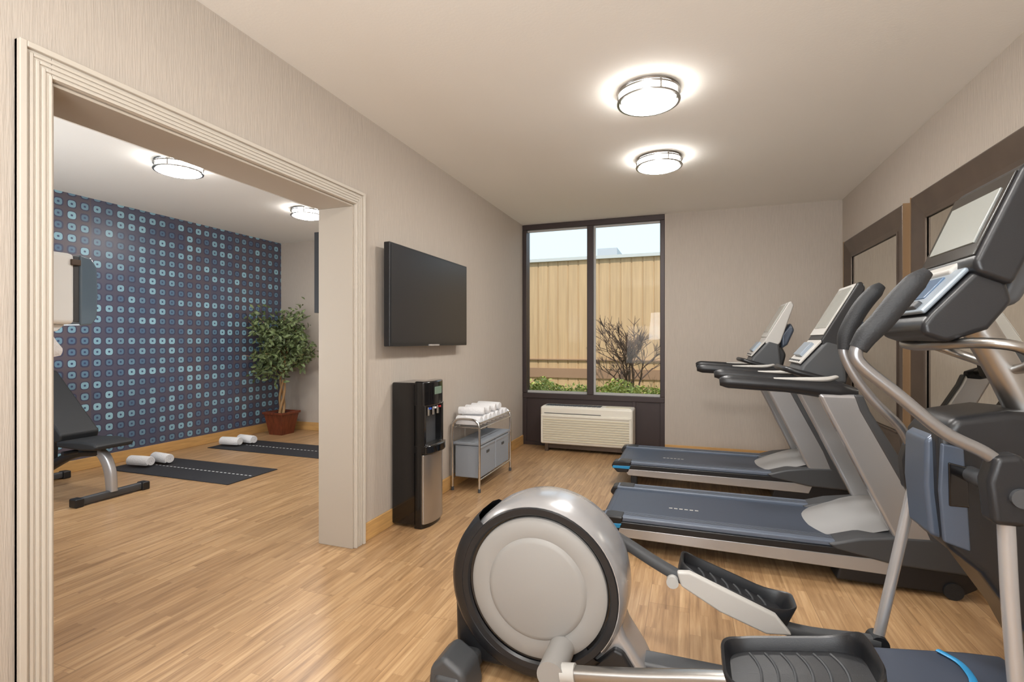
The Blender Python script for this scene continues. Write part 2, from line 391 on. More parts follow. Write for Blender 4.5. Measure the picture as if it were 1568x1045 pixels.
# ------------------------------------------------------------------ TVs
def tv(name, x0, x1, y0, y1, z0, z1, face, wallx):
    g = G(name, ((x0+x1)/2,(y0+y1)/2,(z0+z1)/2))
    xf = x1 if face > 0 else x0
    box('body', x0, x1, y0, y1, z0, z1, BLACK if face > 0 else RUBBER, g, bevel=0.006 if face > 0 else 0.002)
    box('screen', xf-0.001 if face > 0 else xf-0.002, xf+0.002 if face > 0 else xf+0.001, y0+0.014, y1-0.014, z0+0.022, z1-0.014, SCREEN, g)
    box('badge', xf-0.002, xf+0.003, (y0+y1)/2-0.08, (y0+y1)/2+0.08, z0+0.0, z0+0.012, SILV, g)
    a = (x1, wallx) if face < 0 else (wallx, x0)
    box('mount', min(a), max(a), (y0+y1)/2-0.2, (y0+y1)/2+0.2, (z0+z1)/2-0.15, (z0+z1)/2+0.15, BLACK, g)
    return g
tv('wall_television', -1.825, -1.78, 2.72, 3.88, 1.195, 1.86, 1, XL)
tv('wall_television', -2.262, -2.20, 2.60, 3.70, 1.41, 1.925, -1, XL2)

# ------------------------------------------------------------------ water cooler
g = G('water_cooler', (-1.73,3.02,0))
y0, y1 = 2.88, 3.15
box('rear_body', -1.87,-1.68,y0,y1,0.015,0.955, GLOSSB, g, bevel=0.012)
def plan(xb_, xf_, ya, yb, bulge=0.035):
    pts = [(xb_,ya),(xf_-bulge,ya)]
    for i in range(9):
        a = -1+2*i/8; pts.append((xf_-bulge*(a*a)**1.3, (ya+yb)/2+(yb-ya)/2*a*0.999))
    pts += [(xf_-bulge,yb),(xb_,yb)]
    out = []
    for q in pts:
        if not out or (abs(q[0]-out[-1][0])+abs(q[1]-out[-1][1])) > 1e-3: out.append(q)
    return out
prism('lower_core', plan(-1.70,-1.612,y0,y1), 0.0,0.50, GLOSSB, g, axis='z', bevel=0.004)
prism('lower_door', plan(-1.66,-1.597,y0+0.004,y1-0.004), 0.03,0.485, mat('stainless', RGB(178,176,174),0.28,0.9), g, axis='z', bevel=0.006)
prism('drip_tray', plan(-1.70,-1.575,y0,y1), 0.49,0.545, GLOSSB, g, axis='z', bevel=0.008)
prism('head', plan(-1.70,-1.595,y0,y1), 0.80,0.965, GLOSSB, g, axis='z', bevel=0.012)
boxes('alcove_sides', [(-1.70,-1.625,y0,y0+0.03,0.54,0.81),(-1.70,-1.625,y1-0.03,y1,0.54,0.81)], GLOSSB, g, bevel=0.004)
box('alcove_back', -1.69,-1.672,y0+0.02,y1-0.02,0.54,0.81, DGREY, g)
for i, (yy, mm) in enumerate(((2.95,WATERBL),(3.015,WHITE),(3.08,WATERRD))):
    cyl('tap_%d' % i, (-1.635,yy,0.79), (-1.635,yy,0.735), 0.011, CHROME, g, 12)
    box('tap_lever_%d' % i, -1.63,-1.610,yy-0.007,yy+0.007,0.776,0.79, mm, g, bevel=0.003)
box('display', -1.600,-1.592,2.97,3.06,0.875,0.925, mat('cooler_display', RGB(110,130,115),0.1), g, bevel=0.002)
boxes('tray_grille', [(-1.66+i*0.013,-1.655+i*0.013,y0+0.035,y1-0.035,0.545,0.549) for i in range(6)], CHROME, g)

# ------------------------------------------------------------------ towel cart
g = G('towel_cart', (-1.73,4.12,0))
xa, xb, ya, yb = -1.845, -1.605, 3.74, 4.48
for i, (x, y) in enumerate(((xa,ya),(xb,ya),(xb,yb),(xa,yb))): cyl('foot_%d' % i, (x,y,0.0), (x,y,0.03), 0.012, DGREY, g, 12)
for i, y in enumerate((ya, yb)):
    tube('end_frame_%d' % i, [(xa,y,0.02),(xa,y,0.3),(xa,y,0.52),(xa+0.02,y,0.565),(xa+0.05,y,0.585),((xa+xb)/2,y,0.59),(xb-0.05,y,0.585),(xb-0.02,y,0.565),(xb,y,0.52),(xb,y,0.3),(xb,y,0.02)], 0.010, CHROME, g, n=5)
for i, x in enumerate((xa, xb)):
    for j, z in enumerate((0.515, 0.565, 0.10)): cyl('rail_%d_%d' % (i, j), (x,ya,z), (x,yb,z), 0.006, CHROME, g, 8)
for k in range(12):
    y = ya+0.04+k*(yb-ya-0.08)/11; cyl('wire_%d' % k, (xa,y,0.515), (xb,y,0.515), 0.0025, CHROME, g, 6)
box('lower_shelf', xa-0.0,xb+0.0,ya+0.01,yb-0.01,0.375,0.395, FABRIC, g, bevel=0.004)
for k in range(2):
    a = ya+0.02+k*0.355; b = a+0.345
    box('bin_%d' % k, xa+0.01,xb-0.005,a,b,0.105,0.37, FABRIC, g, bevel=0.012)
    boxes('bin_pull_%d' % k, [(xb-0.006,xb-0.001,(a+b)/2-0.03,(a+b)/2+0.03,0.29,0.312)], DGREY, g, bevel=0.002)
    boxes('bin_seam_%d' % k, [(xb-0.006,xb-0.002,a+0.012,b-0.012,0.345,0.350)], SILV, g)

def towel_roll(name, c, d, L, r, g, turns=2.6):
    """spiral rolled towel: axis direction d (xy)"""
    d = Vector(d).normalized(); s = Vector((0,0,1)).cross(d); n = 60; V = []; F = []
    prof = []
    for i in range(n+1):
        t = i/n; a = t*turns*2*math.pi; rr = r*(0.15+0.85*t); prof.append((rr*math.cos(a), rr*math.sin(a)))
    th = r*0.85/turns*0.92
    inner = []
    for (px, py) in prof:
        l = math.hypot(px, py); k = max(l-th, 0.0008)/l; inner.append((px*k, py*k))
    loop = prof+inner[::-1]
    m_ = len(loop); S = (-0.5,-0.47,0,0.47,0.5); SC = (0.93,1,1.03,1,0.93)
    for k, q in zip(S, SC):
        for (px, py) in loop: V.append(Vector(c)+d*(L*k)+s*px*q+Vector((0,0,py*q)))
    for k in range(4):
        for i in range(m_): F.append((k*m_+i, k*m_+(i+1) % m_, (k+1)*m_+(i+1) % m_, (k+1)*m_+i))
    for off in (0, 4*m_):
        for i in range(n): F.append((off+i, off+i+1, off+m_-2-i, off+m_-1-i))
    ob = finish(name, V, F, TOWEL, g, smooth=True); smooth_angle(ob, 50); return ob
g = G('rolled_towels', (-1.73,4.12,0.52))
for k in range(7):
    towel_roll('towel_%d' % k, (-1.725,3.81+k*0.098,0.567), (1,0.05*random.uniform(-1,1),0), 0.215, 0.047, g)
for k in range(4):
    towel_roll('towel_top_%d' % k, (-1.73,3.87+k*0.13,0.642), (1,random.uniform(-0.2,0.2),0), 0.22, 0.038, g)

# ------------------------------------------------------------------ mirrors
def mirror(y0, y1, z0, z1):
    g = G('wall_mirror', (XR-0.02,(y0+y1)/2,(z0+z1)/2)); fw = 0.17
    prof = [(0.0,0.0),(0.0,0.035),(0.012,0.045),(fw*0.75,0.022),(fw,0.018),(fw,0.0)]
    V = []; F = []; n = len(prof)
    for (cy, cz, sy, sz) in ((y0,z0,1,1),(y1,z0,-1,1),(y1,z1,-1,-1),(y0,z1,1,-1)):
        for (q, t_) in prof: V.append((XR-0.0005-t_, cy+sy*q, cz+sz*q))
    for i in range(4):
        j = (i+1) % 4
        for k in range(n-1): F.append((i*n+k, i*n+k+1, j*n+k+1, j*n+k))
    finish('frame', V, F, BRONZE, g)
    boxes('gold_edge', [(XR-0.046,XR-0.0005,y0-0.006,y0,z0,z1),(XR-0.046,XR-0.0005,y1,y1+0.006,z0,z1)], GOLD, g)
    e = fw
    boxes('inner_bead', [(XR-0.028,XR-0.002,y0+e-0.012,y0+e,z0+e-0.012,z1-e+0.012),(XR-0.028,XR-0.002,y1-e,y1-e+0.012,z0+e-0.012,z1-e+0.012),(XR-0.028,XR-0.002,y0+e,y1-e,z1-e,z1-e+0.012),(XR-0.028,XR-0.002,y0+e,y1-e,z0+e-0.012,z0+e)], BRONZE, g, bevel=0.002)
    box('glass', XR-0.014,XR-0.002,y0+e-0.01,y1-e+0.01,z0+e-0.01,z1-e+0.01, MIRROR, g)
mirror(4.08, 5.47, 0.42, 2.16); mirror(2.50, 3.955, 0.42, 2.165)

# ------------------------------------------------------------------ treadmill (local coords: x forward, y centre 0)
def treadmill(ox, cy, HOUSE):
    g = G('treadmill', (0,0,0), (ox, cy, 0)); hw = 0.36
    bx0 = -0.52
    box('deck', bx0+0.06, 1.05, -0.30, 0.30, 0.10, 0.175, BLACK, g, bevel=0.01)
    box('running_belt', bx0+0.035, 0.86, -0.255, 0.255, 0.155, 0.198, BELT, g, bevel=0.015)
    cyl('rear_roller', (bx0+0.06,-0.255,0.165), (bx0+0.06,0.255,0.165), 0.035, BELT, g, 20)
    boxes('belt_logo', [(-0.12+i*0.03,-0.10+i*0.03,-0.07,-0.055,0.1982,0.199) for i in range(6)], LGREY, g)
    for s in (-1, 1):
        a, b = sorted((s*0.255, s*hw))
        box('foot_rail_%d' % s, bx0+0.04, 0.92, a, b, 0.185, 0.212, RAILT, g, bevel=0.008)
        boxes('rail_groove_%d' % s, [(bx0+0.1, 0.85, min(s*(0.275+k*0.018), s*(0.279+k*0.018)), max(s*(0.275+k*0.018), s*(0.279+k*0.018)), 0.2115, 0.2135) for k in range(3)], DGREY, g)
        a, b = sorted((s*0.30, s*(hw+0.008)))
        box('rail_black_%d' % s, bx0+0.03, 1.0, a, b, 0.150, 0.186, BLACK, g, bevel=0.006)
        a, b = sorted((s*0.30, s*(hw+0.002)))
        prism('rail_silver_%d' % s, [(bx0+0.09,0.150),(bx0+0.13,0.095),(0.95,0.075),(0.98,0.150)], a, b, SILV, g, bevel=0.006)
        a, b = sorted((s*0.26, s*(hw+0.012)))
        prism('rear_cap_%d' % s, [(bx0-0.01,0.165),(bx0+0.01,0.205),(bx0+0.08,0.216),(bx0+0.16,0.214),(bx0+0.13,0.12),(bx0+0.04,0.115)], a, b, BLACK, g, bevel=0.012)
        a, b = sorted((s*(hw-0.03), s*(hw+0.015)))
        prism('rear_accent_%d' % s, [(bx0+0.00,0.150),(bx0+0.005,0.172),(bx0+0.15,0.176),(bx0+0.14,0.150)], a, b, BLUEA, g, bevel=0.004)
        a, b = sorted((s*0.22, s*hw))
        prism('front_foot_%d' % s, [(0.70,0.02),(0.72,0.11),(0.95,0.16),(1.27,0.15),(1.28,0.06),(1.22,0.02)], a, b, BLACK, g, bevel=0.012)
        cyl('wheel_%d' % s, (1.18,s*0.30,0.04), (1.18,s*0.37,0.04), 0.04, RUBBER, g, 24)
        box('rear_foot_%d' % s, bx0+0.15, bx0+0.20, min(s*0.27,s*0.33), max(s*0.27,s*0.33), 0.0, 0.11, RUBBER, g, bevel=0.006)
        a, b = sorted((s*0.24, s*(hw+0.012)))
        prism('hood_side_%d' % s, [(0.66,0.20),(0.80,0.245),(0.95,0.27),(1.15,0.28),(1.25,0.22),(1.28,0.12),(0.95,0.13),(0.70,0.175)], a, b, DGREY, g, bevel=0.014)
        a, b = sorted((s*0.295, s*(hw+0.006)))
        prism('upright_%d' % s, [(0.965,0.22),(1.19,0.22),(1.09,0.40),(0.93,0.70),(0.83,0.88),(0.80,0.96),(0.62,0.96),(0.655,0.88),(0.76,0.66)], a, b, SILV, g, bevel=0.018)
        a, b = sorted((s*(hw-0.05), s*(hw+0.011)))
        prism('upright_trim_%d' % s, [(1.10,0.24),(1.20,0.22),(1.105,0.40),(0.945,0.70),(0.845,0.88),(0.815,0.96),(0.775,0.96),(0.80,0.88),(0.89,0.70),(1.04,0.40)], a, b, DGREY, g, bevel=0.01)
        yy = s*0.325
        tube('handrail_%d' % s, [(0.155,yy,1.005),(0.20,yy,1.008),(0.34,yy,1.002),(0.48,yy,0.995),(0.60,yy*0.99,0.985),(0.72,yy*0.97,0.97),(0.80,yy*0.95,0.96)],
             [(0.016,0.020),(0.030,0.036),(0.034,0.037),(0.034,0.036),(0.038,0.042),(0.045,0.05),(0.03,0.03)], BLACK, g, ref=(0,1,0), seg=20)
        tube('handrail_top_%d' % s, [(0.42,yy,1.03),(0.55,yy*0.98,1.028),(0.66,yy*0.95,1.03),(0.72,yy*0.8,1.04)], [(0.015,0.006),(0.028,0.012),(0.030,0.014),(0.02,0.01)], LGREY, g, ref=(0,1,0))
    V = []; F = []; nx = 10; ny = 12
    for i in range(nx+1):
        t = i/nx; x = 0.62+0.64*t; zc = 0.20+0.115*math.sin(min(1, t*1.5)*math.pi/2) - 0.06*max(0, t-0.75)*4
        for j in range(ny+1):
            q = -1+2*j/ny; V.append((x+0.08*q*q*(1-t), q*0.30, zc-0.02*q*q))
    for i in range(nx):
        for j in range(ny):
            k = i*(ny+1)+j; F.append((k,k+1,k+ny+2,k+ny+1))
    finish('motor_hood', V, F, mat('hood_grey', RGB(160,160,160), 0.35), g, smooth=True)
    box('hood_core', 0.86,1.25,-0.28,0.28,0.08,0.22, BLACK, g, bevel=0.02)
    tube('cross_beam', [(0.72,-0.31,0.975),(0.70,-0.15,1.0),(0.70,0.15,1.0),(0.72,0.31,0.975)], (0.05,0.03), BLACK, g, ref=(1,0,0), seg=16)
    tube('heart_grip', [(0.70,-0.19,1.02),(0.54,-0.18,1.065),(0.50,-0.10,1.075),(0.50,0.10,1.075),(0.54,0.18,1.065),(0.70,0.19,1.02)], 0.016, BLACK, g)
    prism('console_base', [(0.56,1.045),(0.585,1.10),(0.70,1.235),(0.78,1.21),(0.80,1.0),(0.66,0.985)], -0.165, 0.165, DGREY, g, bevel=0.02)
    plate('control_panel', (0.578,1.10), (0.695,1.238), -0.155, 0.155, 0.012, LGREY, g)
    plate('control_window', (0.60,1.140), (0.66,1.212), -0.09, 0.09, 0.020, BLUEG, g, 0.002)
    boxes('keys', [(0.575,0.60,-0.13+i*0.05,-0.10+i*0.05,1.10,1.125) for i in range(6)], DGREY, g, bevel=0.003)
    prism('screen_housing', [(0.685,1.20),(0.675,1.235),(0.850,1.545),(0.870,1.548),(0.885,1.515),(0.79,1.22),(0.75,1.17)], -0.160, 0.160, HOUSE, g, bevel=0.012)
    plate('screen_bezel', (0.690,1.262), (0.845,1.537), -0.152, 0.152, 0.006, LGREY, g, 0.002)
    plate('screen_glass', (0.711,1.300), (0.835,1.520), -0.132, 0.132, 0.009, LCD, g, 0.001)
    prism('screen_back', [(0.80,1.16),(0.85,1.20),(0.90,1.32),(0.87,1.38),(0.80,1.28)], -0.11, 0.11, SLATE, g, bevel=0.02)
    prism('console_neck', [(0.66,0.97),(0.66,1.06),(0.80,1.20),(0.84,1.12),(0.80,0.95)], -0.11, 0.11, BLACK, g, bevel=0.02)
treadmill(0.0, 3.305, BLACK); treadmill(-0.10, 4.68, LGREY)

# ------------------------------------------------------------------ elliptical
g = G('elliptical_trainer', (0.2,1.8,0))
cx, cz = -0.507, 0.358
shell = [(0.262,1.700),(0.272,1.688),(0.288,1.690),(0.300,1.708),(0.308,1.76),(0.308,1.86),(0.300,1.91),(0.285,1.93),(0.20,1.94)]
shellb = [(0.25,1.703),(0.272,1.687),(0.300,1.689),(0.318,1.706),(0.326,1.76),(0.326,1.86),(0.316,1.91),(0.30,1.93),(0.20,1.94)]
lathe('wheel_shell_silver', shell, (cx,0,cz), SILV, g, 'y', -38, 142, 60)
lathe('wheel_shell_black', shellb, (cx-0.014,0,cz-0.008), BLACK, g, 'y', 132, 318, 60)
lathe('wheel_back', [(0.0001,1.935),(0.285,1.93)], (cx,0,cz), BLACK, g, 'y')
lathe('wheel_gap', [(0.266,1.697),(0.245,1.705),(0.0001,1.72)], (cx,0,cz), GLOSSB, g, 'y')
lathe('wheel_rim_black', [(0.256,1.693),(0.262,1.684),(0.282,1.683),(0.287,1.692)], (cx,0,cz), BLACK, g, 'y')
DISC = mat('wheel_disc_grey', RGB(150,148,145), 0.5)
lathe('wheel_disc', [(0.0001,1.676),(0.160,1.679),(0.172,1.683),(0.178,1.690),(0.186,1.688),(0.236,1.690),(0.246,1.696),(0.248,1.704)], (cx,0,cz), DISC, g, 'y', seg=96)
prism('rear_skirt', [(-0.80,0.03),(-0.835,0.10),(-0.84,0.30),(-0.81,0.46),(-0.70,0.52),(-0.66,0.36),(-0.55,0.12),(-0.30,0.07),(-0.30,0.03)], 1.72, 1.91, BLACK, g, bevel=0.02)
prism('front_skirt', [(-0.34,0.20),(-0.225,0.27),(-0.205,0.22),(-0.15,0.14),(-0.105,0.05),(-0.30,0.03)], 1.73, 1.90, SILV, g, bevel=0.025)
prism('front_skirt_black', [(-0.42,0.10),(-0.30,0.13),(-0.24,0.19),(-0.21,0.18),(-0.15,0.09),(-0.10,0.03),(-0.42,0.03)], 1.705, 1.92, BLACK, g, bevel=0.01)
box('rear_stabilizer', -0.83,-0.73,1.53,2.08,0.015,0.085, DGREY, g, bevel=0.02)
prism('rear_foot_cover', [(-0.86,0.0),(-0.85,0.10),(-0.80,0.145),(-0.72,0.10),(-0.70,0.0)], 1.54, 1.68, DGREY, g, bevel=0.02)
prism('rear_foot_cover_far', [(-0.86,0.0),(-0.85,0.10),(-0.80,0.145),(-0.72,0.10),(-0.70,0.0)], 1.96, 2.09, DGREY, g, bevel=0.02)
box('centre_beam', -0.55,1.20,1.76,1.85,0.04,0.13, DGREY, g, bevel=0.012)
cyl('axle', (cx,1.72,cz), (cx,1.99,cz), 0.03, DGREY, g)
tube('crank_far', [(cx,1.965,cz),(-0.42,1.965,0.52)], (0.012,0.028), DGREY, g, ref=(0,1,0))
cyl('hub_near', (-0.416,1.535,0.169), (-0.416,1.70,0.169), 0.044, DISC, g, 32)
cyl('hub_far', (-0.42,1.955,0.51), (-0.42,2.05,0.51), 0.04, LGREY, g, 32)
tube('pedal_arm_near', [(-0.39,1.56,0.17),(-0.15,1.56,0.21),(0.10,1.55,0.265),(0.45,1.52,0.33),(0.715,1.49,0.37)], (0.022,0.020), NICKEL, g, ref=(0,1,0), power=4)
tube('pedal_arm_near_sleeve', [(-0.385,1.56,0.171),(-0.34,1.56,0.178)], (0.03,0.03), LGREY, g, ref=(0,1,0))
tube('pedal_arm_far', [(-0.42,2.0,0.51),(-0.27,2.0,0.455),(-0.05,2.0,0.345),(0.30,2.0,0.215),(0.607,2.03,0.20)], (0.022,0.020), DGREY, g, ref=(0,1,0), power=4)
cyl('far_arm_bushing', (-0.06,1.955,0.33),(-0.06,2.04,0.33),0.022,LGREY,g)
def pedal(tag, xr, zr, xf, zf, y0, y1):
    d = Vector((xf-xr,0,zf-zr)); L = d.length; d.normalize(); up = Vector((-d.z,0,d.x)); W = y1-y0
    def outline(s, ex=5.0, n=48):
        o = []
        for i in range(n):
            a = 2*math.pi*i/n; ca, sa = math.cos(a), math.sin(a)
            o.append((L/2+L/2*s*math.copysign(abs(ca)**(2/ex), ca), (W/2)*(1-(1-s)*1.6)*math.copysign(abs(sa)**(2/ex), sa)))
        return o
    def rim(u):
        q = u/L; return 0.030+0.035*(max(0,(q-0.7)/0.3))**2+0.01*(max(0,(0.15-q)/0.15))
    rings = [(0.90,'f',-0.022),(0.97,'f',-0.010),(1.0,'r',0.0),(0.985,'r',0.006),(0.95,'r',0.004),(0.92,'r',-0.010),(0.90,'f',0.004),(0.3,'f',0.003)]
    V = []; F = []; n = 48
    for s, k, off in rings:
        for (u, v) in outline(s, n=n):
            hgt = off + (rim(u) if k == 'r' else 0)
            V.append(Vector((xr,(y0+y1)/2,zr))+d*u+Vector((0,v,0))+up*hgt)
    for r in range(len(rings)-1):
        for i in range(n): F.append((r*n+i, r*n+(i+1) % n, (r+1)*n+(i+1) % n, (r+1)*n+i))
    F.append(tuple(range(n))); F.append(tuple(range((len(rings)-1)*n, len(rings)*n)))
    ob = finish('pedal_'+tag, V, F, BLACK, g, smooth=True); smooth_angle(ob, 40)
    for k in range(6):
        u0 = L*(0.2+k*0.11); yy = (y0+y1)/2
        pts = [Vector((xr,yy,zr))+d*(u0+0.02*(1-(2*j/6-1)**2))+up*0.005+Vector((0,(j/6-0.5)*W*0.7,0)) for j in range(7)]
        tube('pedal_rib_%s_%d' % (tag, k), pts, 0.004, DGREY, g, seg=6, n=2)
pedal('near', 0.09, 0.315, 0.455, 0.385, 1.37, 1.62)
pedal('far', -0.045, 0.365, 0.335, 0.235, 1.95, 2.11)
prism('far_pedal_side', [(-0.045,0.385),(0.0,0.39),(0.28,0.285),(0.33,0.225),(0.25,0.215),(0.10,0.265),(-0.03,0.335)], 1.925, 1.955, LGREY, g, bevel=0.008)
# ramp
rp = [(0.10,0.10),(0.12,0.165),(0.45,0.215),(0.80,0.262),(0.89,0.268),(0.94,0.24),(0.955,0.18),(0.955,0.10)]
prism('ramp_cover', rp, 1.63, 1.95, mat('ramp_blue_black', RGB(62,70,85),0.4), g, bevel=0.02)
tube('ramp_accent_cross', [(0.735,1.93,0.2585),(0.765,1.87,0.262),(0.765,1.80,0.2625),(0.75,1.73,0.2605),(0.80,1.67,0.265),(0.88,1.66,0.272)], (0.010,0.004), BLUEA, g, ref=(1,0,0), seg=8)
# front base, mast, shroud
box('front_stabilizer', 1.12,1.22,1.52,2.08,0.0,0.08, DGREY, g, bevel=0.02)
tube('mast', [(0.75,1.80,1.33),(0.87,1.80,1.07),(1.0,1.80,0.7),(1.17,1.80,0.08)], [0.040,0.042,0.045,0.05], NICKEL, g, seg=24)
prism('shroud', [(0.665,0.66),(0.650,0.80),(0.645,0.96),(0.68,1.02),(0.80,1.045),(0.98,1.03),(1.10,0.80),(1.22,0.45),(1.26,0.06),(1.0,0.06),(0.96,0.20),(0.84,0.45),(0.74,0.60)], 1.69, 1.92, BLACK, g, bevel=0.025)
prism('shroud_panel', [(0.640,0.68),(0.628,0.82),(0.630,0.95),(0.66,0.975),(0.72,0.96),(0.70,0.80),(0.715,0.66)], 1.73, 1.88, SLATE, g, bevel=0.012)
prism('shroud_panel_side', [(0.655,0.68),(0.645,0.82),(0.650,0.95),(0.70,0.94),(0.715,0.66)], 1.684, 1.70, SLATE, g, bevel=0.006)
prism('shroud_slot', [(0.665,0.78),(0.663,0.90),(0.705,0.89),(0.71,0.78)], 1.680, 1.69, GLOSSB, g, bevel=0.004)
# swing arms
def arm(tag, y, low, jx, jz, up, grip):
    tube('lower_link_'+tag, [(q[0],y,q[1]) for q in low], 0.017, SILV, g, seg=18)
    prism('joint_'+tag, [(jx-0.035,jz-0.10),(jx-0.045,jz),(jx-0.03,jz+0.06),(jx+0.02,jz+0.07),(jx+0.045,jz+0.02),(jx+0.03,jz-0.10)], y-0.03, y+0.03, BLACK, g, bevel=0.015)
    tube('upper_arm_'+tag, [(q[0],y,q[1]) for q in up], 0.0155, mat('arm_grey', RGB(150,150,152), 0.3, 0.8), g, seg=18)
    tube('grip_'+tag, [(q[0],y,q[1]) for q in grip], [0.021,0.026,0.027,0.027,0.025,0.014], RUBBER, g, seg=20)
    cyl('link_foot_'+tag, (low[0][0],y-0.03,low[0][1]), (low[0][0],y+0.03,low[0][1]), 0.028, BLACK, g)
arm('far', 2.04, [(0.607,0.20),(0.66,0.48),(0.712,0.76)], 0.715, 0.83, [(0.715,0.85),(0.67,0.94),(0.60,1.02),(0.545,1.10),(0.51,1.18),(0.51,1.23)], [(0.51,1.20),(0.515,1.25),(0.535,1.30),(0.565,1.355),(0.60,1.40),(0.62,1.42)])
arm('near', 1.50, [(0.725,0.37),(0.71,0.60),(0.70,0.84)], 0.70, 0.90, [(0.70,0.93),(0.66,0.965),(0.58,1.01),(0.49,1.095),(0.415,1.165),(0.40,1.20),(0.415,1.235)], [(0.405,1.21),(0.425,1.245),(0.455,1.28),(0.49,1.33),(0.525,1.375),(0.55,1.40)])
cyl('pivot_axle', (0.715,1.46,0.87), (0.715,2.07,0.87), 0.022, DGREY, g)
tube('fixed_handle', [(0.82,1.60,1.18),(0.76,1.57,1.215),(0.70,1.60,1.225),(0.655,1.70,1.22),(0.64,1.80,1.215),(0.645,1.92,1.22),(0.69,2.01,1.225),(0.76,2.03,1.215),(0.83,1.98,1.18),(0.85,1.80,1.15),(0.82,1.60,1.18)], 0.014, NICKEL, g)
# console
prism('console_lower', [(0.590,1.245),(0.585,1.275),(0.605,1.305),(0.700,1.415),(0.76,1.41),(0.78,1.33),(0.73,1.26),(0.64,1.225)], 1.63, 1.945, BLACK, g, bevel=0.02)
plate('console_fascia', (0.598,1.302), (0.698,1.418), 1.645, 1.93, 0.014, BLUEG, g, 0.006)
plate('fascia_display', (0.632,1.338), (0.680,1.396), 1.71, 1.87, 0.020, mat('display_blue', RGB(84,108,136),0.2), g, 0.003)
plate('fascia_knobs', (0.604,1.309), (0.620,1.327), 1.69, 1.89, 0.026, DGREY, g, 0.005)
prism('console_shelf', [(0.68,1.405),(0.67,1.425),(0.705,1.455),(0.74,1.44)], 1.70, 1.93, LGREY, g, bevel=0.008)
prism('console_screen_housing', [(0.695,1.405),(0.688,1.435),(0.788,1.675),(0.815,1.690),(0.845,1.655),(0.80,1.44),(0.77,1.37)], 1.61, 1.945, BLACK, g, bevel=0.018)
plate('console_screen_bezel', (0.697,1.452), (0.784,1.662), 1.622, 1.933, 0.006, GLOSSB, g, 0.002)
plate('console_screen', (0.711,1.487), (0.769,1.626), 1.65, 1.905, 0.009, LCD, g, 0.001)
prism('console_back', [(0.76,1.31),(0.82,1.33),(0.88,1.46),(0.87,1.56),(0.81,1.46)], 1.68, 1.90, DGREY, g, bevel=0.02)

# ------------------------------------------------------------------ other room
def yoga_mat(x0, x1, y0, y1):
    g = G('yoga_mat', ((x0+x1)/2,(y0+y1)/2,0))
    box('mat', x0, x1, y0, y1, 0.0, 0.007, MAT_, g, bevel=0.003)
    ym = (y0+y1)/2; L = []
    x = x0+0.3
    while x < x1-0.05: L.append((x, x+0.025, ym-0.006, ym+0.006, 0.0071, 0.0078)); x += 0.05
    boxes('centre_dashes', L, WHITE, g)
yoga_mat(-5.27,-3.71,3.22,3.77); yoga_mat(-5.22,-3.62,4.26,4.78)
for (x, y) in ((-5.02,3.42), (-5.02,4.44)):
    g = G('rolled_towel_pair', (x,y,0.01))
    towel_roll('towel_1', (x-0.02,y-0.02,0.062), (0.92,0.10,0), 0.25, 0.054, g); towel_roll('towel_2', (x+0.05,y+0.14,0.062), (0.95,-0.10,0), 0.25, 0.054, g)

# ficus
fx, fy = -5.10, 5.25
g = G('potted_ficus_tree', (fx,fy,0))
V = []
for (s, z) in ((0.105,0.0),(0.150,0.27),(0.165,0.27),(0.168,0.30),(0.145,0.30),(0.135,0.26)):
    V += [(fx-s,fy-s,z),(fx+s,fy-s,z),(fx+s,fy+s,z),(fx-s,fy+s,z)]
F = [(0,3,2,1)]
for r in range(5):
    for k in range(4): F.append((r*4+k, r*4+(k+1) % 4, (r+1)*4+(k+1) % 4, (r+1)*4+k))
F.append((20,21,22,23))
finish('pot', V, F, POT, g, bevel=0.004)
box('soil', fx-0.13,fx+0.13,fy-0.13,fy+0.13,0.25,0.275, SOIL, g)
tips = []
for k in range(3):
    a0 = k*2.1; pts = []
    for i in range(8):
        z = 0.26+i*0.11; a = a0+i*0.9; pts.append((fx+0.028*math.cos(a)+0.004*i, fy+0.028*math.sin(a), z))
    tube('trunk_%d' % k, pts, [0.018-0.0012*i for i in range(8)], BARK, g, seg=8, n=4)
for k in range(32):
    a = random.random()*6.28; z0 = random.uniform(0.75,1.05); z1 = random.uniform(0.80,1.60)
    zz = (z1-1.18)/0.5; R = 0.50*math.sqrt(max(0.05, 1-zz*zz))*random.uniform(0.6,1.0)
    R = min(R, 0.24) if (math.cos(a) < 0 and math.sin(a) > -0.6) or math.sin(a) > 0.3 else R
    q = Vector((fx+R*math.cos(a), fy+R*math.sin(a), z1))
    b0 = Vector((fx+0.02, fy, z0)); mid = b0.lerp(q, 0.5)+Vector((0,0,0.06))
    tube('branch_%d' % k, [b0, mid, q], [0.007,0.005,0.002], BARK, g, seg=5, n=4)
    for t_ in (0.5, 0.7, 0.85, 1.0): tips.append((b0.lerp(mid, t_*2) if t_ < 0.5 else mid.lerp(q, t_*2-1)))
pts = []
for q in tips:
    for k in range(23): 
        v = q+Vector((random.gauss(0,0.06),random.gauss(0,0.06),random.gauss(0,0.065)))
        if v.x > XF+0.12 and v.y < YB2-0.12: pts.append(v)
leaves('foliage', pts, 0.078, LEAF, g)

